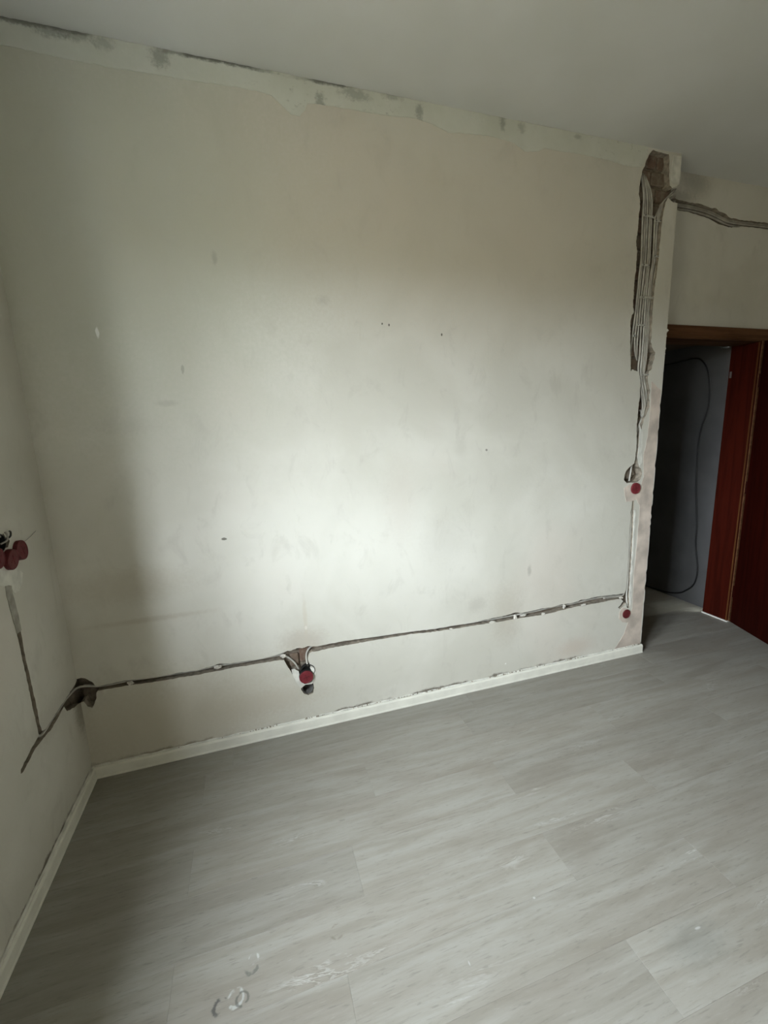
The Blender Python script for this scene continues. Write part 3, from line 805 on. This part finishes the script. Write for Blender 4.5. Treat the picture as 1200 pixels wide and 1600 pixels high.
hd = obj('door_handle', bm, M_STEEL)
hd.parent = door
hd.matrix_parent_inverse = Matrix.Translation((-4.24, -.12, 0))

# ------------------------------------------------------------------ flush boxes with red covers
def cap_mesh(r):
    bm = bmesh.new()
    seg = 28
    prof = [(r * .98, .000), (r, .003), (r * .98, .0055), (r * .90, .0065), (r * .86, .0052), (r * .3, .0058)]
    rings = [[bm.verts.new((q * math.cos(2 * math.pi * k / seg), q * math.sin(2 * math.pi * k / seg), h)) for k in range(seg)] for q, h in prof]
    for a, b in zip(rings, rings[1:]):
        for k in range(seg):
            bm.faces.new((a[k], a[(k + 1) % seg], b[(k + 1) % seg], b[k]))
    bm.faces.new(rings[-1])
    return bm
def can_mesh(r, dep):
    bm = bmesh.new()
    seg = 28
    prof = [(r * .92, .0005), (r * 1.0, .0005), (r * 1.0, -dep), (0.001, -dep)]
    rings = [[bm.verts.new((q * math.cos(2 * math.pi * k / seg), q * math.sin(2 * math.pi * k / seg), h)) for k in range(seg)] for q, h in prof]
    for a, b in zip(rings, rings[1:]):
        for k in range(seg):
            bm.faces.new((a[k], a[(k + 1) % seg], b[(k + 1) % seg], b[k]))
    bmesh.ops.recalc_face_normals(bm, faces=bm.faces[:])
    return bm
def notch_mesh(r):
    bm = bmesh.new()
    for a in (0.3, 0.3 + math.pi / 2):
        box(bm, -r * .5, r * .5, -.0018, .0018, .0050, .0068, mtx=Matrix.Rotation(a, 4, 'Z'))
    return bm
def junction_box(loc, nrm, r, label, out=.004, dark=False, black=False, tilt=0.0):
    t = empty('junction_box', loc)
    z = Vector(nrm)
    q = z.to_track_quat('Z', 'Y')
    t.rotation_euler = (q.to_matrix() @ Matrix.Rotation(tilt, 3, 'X')).to_euler()
    tag(t, label, 'junction box', 'flush boxes with red covers')
    c = obj('cover', cap_mesh(r), M_REDD if dark else M_RED, t, False)
    c.location = (0, 0, out)
    n = obj('cover_cross', notch_mesh(r), M_REDD, c)
    k = obj('box_body', can_mesh(r * 1.0, .012 if not black else .014), M_BLACK if black else M_REDD, t)
    k.location = (0, 0, out)
    return t
R_ = .0355
junction_box((CAPS[0][0], 0, CAPS[0][1]), (0, -1, 0), R_, 'red round box cover at switch height under the round cut', .004)
junction_box((CAPS[1][0], 0, CAPS[1][1]), (0, -1, 0), .031, 'red round box cover low on the wall below the upright cable slot', .001, True)
mb = junction_box((CAPS[2][0], 0, CAPS[2][1]), (0, -1, 0), .036, 'red round box cover with two pale cables above an open hole', .014, False, True, .05)
obj('box_collar', can_mesh(.037, .02), M_BLACK, mb).location = (.012, .022, .002)
junction_box((0, CAPSL[0][0], CAPSL[0][1]), (1, 0, 0), .036, 'red round box cover nearest the room corner on the left wall', .010, True, False, -.06)
junction_box((0, CAPSL[1][0], CAPSL[1][1] - .012), (1, 0, 0), .036, 'red round box cover on the left wall, lowest of the three', .012, True, False, .1)
junction_box((0, -.408, 1.178), (1, 0, 0), .036, 'red round box cover cut off by the left picture edge', .006, True)
# short wire ends sticking out of the hole above the three left boxes
for i, (pts, lb) in enumerate(((((.0, -.335, 1.222), (.014, -.325, 1.232), (.012, -.312, 1.245), (.004, -.300, 1.247)), 'short dark wire end curling up by the left red boxes'),
                               (((.0, -.36, 1.215), (.016, -.352, 1.225), (.016, -.345, 1.242), (.008, -.338, 1.25)), 'short pale wire end above the lowest left red box'))):
    tag(cable('wire_end', pts, .003, M_CORD if i == 0 else M_CABLE2), lb, 'wire', 'wire ends by the left boxes')
bm = can_mesh(.030, .05)
oc = obj('open_box', bm, M_BLACK)
oc.location = (.007, -.372, 1.222)
oc.rotation_euler = Vector((1, 0, 0)).to_track_quat('Z', 'Y').to_euler()
tag(oc, 'black open box above the red covers on the left wall', 'open box')
# round open can below the middle cover
bm = can_mesh(.029, .055)
oc = obj('open_box', bm, simple('grey_open_box', (0.13, 0.125, 0.115), .7, .3, .3, 30))
oc.location = (MX, .003, MZ)
oc.rotation_euler = Vector((0, -1, 0)).to_track_quat('Z', 'Y').to_euler()
tag(oc, 'open grey round flush box without cover below the middle red cover', 'open box')

# ------------------------------------------------------------------ cables
def wall_cable(key, ys, r, mat, label, group, n=5):
    P = globals()[key]
    L = len(P)
    pts = []
    for i, (x, z) in enumerate(P):
        t = i / (L - 1)
        k = t * (len(ys) - 1)
        a = int(min(k, len(ys) - 2))
        pts.append((x, ys[a] + (ys[a + 1] - ys[a]) * (k - a), z))
    return tag(cable('cable', pts, r, mat, n), label, 'cable', group)
G1 = 'grey cables in the tall wall chase'
B = 'grey cable in the tall wall chase, '
def chase(key, ys, label, dots=None):
    return wall_cable(key, ys, .0052, M_CABLE if key in ('W_C1', 'W_C3', 'W_C5', 'W_C7') else M_CABLE2, label, G1)
chase('W_C1', [.030, .016, .018, .016, .020, .026], B + 'leftmost, ending lowest beside bare brick')
chase('W_C2', [.034, .018, .018, .017, .018, .034], B + 'second from the left, hooking under the bundle')
chase('W_C3', [.036, .022, .018, .019, .021, .036], B + 'third from the left, tucked behind at its end')
chase('W_C4', [.036, .016, .014, .014, .014, .012, .022], B + 'fourth from the left, running to the bottom')
chase('W_C5', [.036, .018, .016, .012, .010, .012, .022], B + 'fifth from the left, running to the bottom')
for k, dy in (('W_C6', 0), ('W_C7', .003), ('W_C8', .006)):
    P = globals()[k]
    # these come round the broken corner from the doorway side
    dd = [(3.42, YD + .02, 2.838 - dy * 2), (3.33, YD + .012, 2.842 - dy * 2), (3.283, .075, P[0][1] + .004)]
    ys = [.032, .018, .014, .012, .012 + dy, .014, .012, .012 + dy, .014, .012, .014, .014, .016, .016, .022, .024]
    pts = dd + [(x, ys[min(i, 15)] + dy * .6, z) for i, (x, z) in enumerate(P)]
    lb = {'W_C6': 'rounding the broken corner uppermost', 'W_C7': 'rounding the broken corner in the middle', 'W_C8': 'rounding the broken corner lowest and nearest the edge'}[k]
    tag(cable('cable', pts, .0052, M_CABLE if k == 'W_C7' else M_CABLE2), B + lb, 'cable', G1)
wall_cable('W_LOW', [.028, .022, .020, .020, .022, .020, .016, .012, .012], .005, M_CABLE, 'grey cable from the chase foot crossing the round cut', 'single wall cables')
wall_cable('W_SWA', [.010, .012, .010, .010, .008, .010, .010], .0045, M_CABLEL, 'pale cable dropping from the switch box to the low red box', 'single wall cables')
wall_cable('W_SWB', [.016, .016, .014, .014, .014, .012, .012], .0045, M_CABLE2, 'grey cable from the switch box turning into the horizontal slot', 'single wall cables')
n_ = len(W_HA)
wall_cable('W_HA', [.024, .022, .018, .024, .016, .022, .026, .024, .026, .014, .006], .0050, M_CABLE, 'grey cable in the horizontal slot right of the middle red cover', 'single wall cables')
wall_cable('W_HB', [.004, .008, .016, .023, .024, .020, .024, .018, .020, .024], .0050, M_CABLE, 'grey cable in the horizontal slot left of the middle red cover', 'single wall cables')
pts = [(.085, .016, .445), (.05, .014, .452), (.022, .010, .460), (-.004, -.004, .464)] + [(-.010, y, z) for y, z in L_A[1:]]
tag(cable('cable', pts, .0050, M_CABLE), 'grey cable round the room corner, bending up the left wall slot', 'cable', 'single wall cables')
D_P = [(3.30, YD + .012, 2.852)] + [(x, YD + .014, z) for x, z in D_CAB[1:]] + [(4.65, YD + .016, 2.783), (4.97, YD + .016, 2.781)]
for i, (dz, dy, lb) in enumerate(((.014, .006, 'uppermost'), (.0, .0, 'middle'), (-.014, .004, 'lowest'))):
    tag(cable('cable', [(x + .1 * (k == 0), y + dy, z + dz * (1 if k else .5)) for k, (x, y, z) in enumerate(D_P)], .006, M_CABLE2), 'grey cable in the slot above the door, ' + lb, 'cable', 'grey cables above the door')
pts = [(4.33 - .007, y, max(z, .007)) for y, z in H_CABLE]
pts = [(4.28, 1.02, .006)] + pts + [(4.323, .97, 2.0), (4.323, 1.2, 2.02)]
tag(cable('power_cord', pts, .0062, M_CORD), 'loose black cord hanging down the dark hallway wall behind the door', 'cord')

# clips nailed over the bundle
def clip(x, z, wd, lab, y=.004, ang=0.0):
    t = empty('cable_clip', (x, y, z))
    tag(t, lab, 'cable clip', 'cable clips in the tall chase')
    t.rotation_euler = (0, ang, 0)
    bm = bmesh.new()
    n = 6
    for i in range(n):
        a, b = -wd / 2 + wd * i / n, -wd / 2 + wd * (i + 1) / n
        bow = lambda s: -.004 * (1 - (2 * s / wd) ** 2)
        yy = bow((a + b) / 2)
        box(bm, a - .0005, b + .0005, yy - .0022, yy + .0022, -.0055, .0055, bev=.001)
    obj('bar', bm, M_CLIP, t)
    for s in (-.33, .33):
        bm = bmesh.new()
        bmesh.ops.create_cone(bm, segments=8, radius1=.0028, radius2=.0028, depth=.004, cap_ends=True, matrix=Matrix.Translation((s * wd, -.0065, 0)) @ Matrix.Rotation(math.pi / 2, 4, 'X'))
        obj('nail', bm, M_NAIL, t)
    return t
clip(3.067, 2.672, .085, 'pale cable clip highest on the left bundle of the chase', .008, .05)
clip(3.128, 2.652, .045, 'pale cable clip highest on the right bundle of the chase', .004, -.1)
clip(3.068, 2.420, .055, 'pale cable clip over the left bundle, second from the top', .006, .02)
clip(3.132, 2.47, .035, 'small pale cable clip over the right bundle in mid chase', .002, .02)
clip(3.095, 2.249, .110, 'widest pale cable clip, across the whole bundle', .004, .0)
clip(3.062, 2.100, .070, 'pale cable clip where the left cables begin to turn under', .006, .05)
clip(3.118, 1.822, .06, 'lowest pale cable clip at the waist of the bundle', .004, .0)
clip(3.0265, 2.04, .022, 'tiny pale cable clip on the leftmost cable only', .008, .0)

# gypsum dabs holding the cables in the horizontal slot
def dab(x, z, w_, h_, lab, seed, y=.004):
    bm = bmesh.new()
    bmesh.ops.create_icosphere(bm, subdivisions=3, radius=1)
    for v in bm.verts:
        k = 1 + .55 * noise.noise(v.co * 2.1 + Vector((seed * 3.1, 0, 0))) + .25 * noise.noise(v.co * 5 + Vector((0, seed, 0)))
        v.co = Vector((v.co.x * w_ * k, v.co.y * .006 * k, v.co.z * h_ * k))
    o = obj('plaster_dab', bm, M_GYPS)
    o.location = (x, y, z)
    return tag(o, lab, 'plaster dab', 'plaster dabs on the horizontal slot')
dab(CLIPS[14][0] + 0, CLIPS[14][1], .011, .012, 'white plaster dab at the slot end below the upright cable', 1)if False else None
dab(2.262, .418, .012, .017, 'largest white plaster dab on the horizontal cable slot', 2)
dab(2.318, .420, .020, .006, 'flat white plaster dab just right of the largest dab', 9, .005)
dab(2.107, .413, .018, .007, 'flat white plaster dab just left of the largest dab', 3)
dab(1.837, .414, .014, .007, 'small white plaster dab furthest along towards the middle red cover', 4)
dab(2.614, .430, .009, .014, 'upright white plaster dab where the slot rises', 5)
dab(2.46, .408, .012, .008, 'low white plaster dab under the slot before it rises', 6, .001)
dab(2.76, .418, .020, .007, 'long white plaster dab under the slot near its right end', 7, .001)
dab(.584, .441, .016, .010, 'greyish plaster dab halfway between corner and middle red cover', 8)
dab(.205, .438, .012, .010, 'greyish plaster dab nearest the room corner', 10)
dab(.898, .436, .014, .010, 'white plaster dab beside the left pale cable of the middle box', 11)
dab(3.065, .418, .016, .007, 'ragged white plaster dab at the slot end below the upright cable', 12, .006)
# ragged chips at the wall edge beside the door head
for i, (z, s) in enumerate(((2.075, .010), (2.045, .006), (1.975, .007), (1.945, .005))):
    bm = bmesh.new()
    bmesh.ops.create_icosphere(bm, subdivisions=2, radius=s)
    for v in bm.verts:
        v.co += Vector((1, 0, 0)) * .5 * s * noise.noise(v.co * 200) + v.co * .3 * noise.noise(v.co * 300 + Vector((i, 0, 0)))
    o = obj('plaster_chip', bm, M_GYPS, wall_back)
    o.location = (XR + s * .3, .006, z)
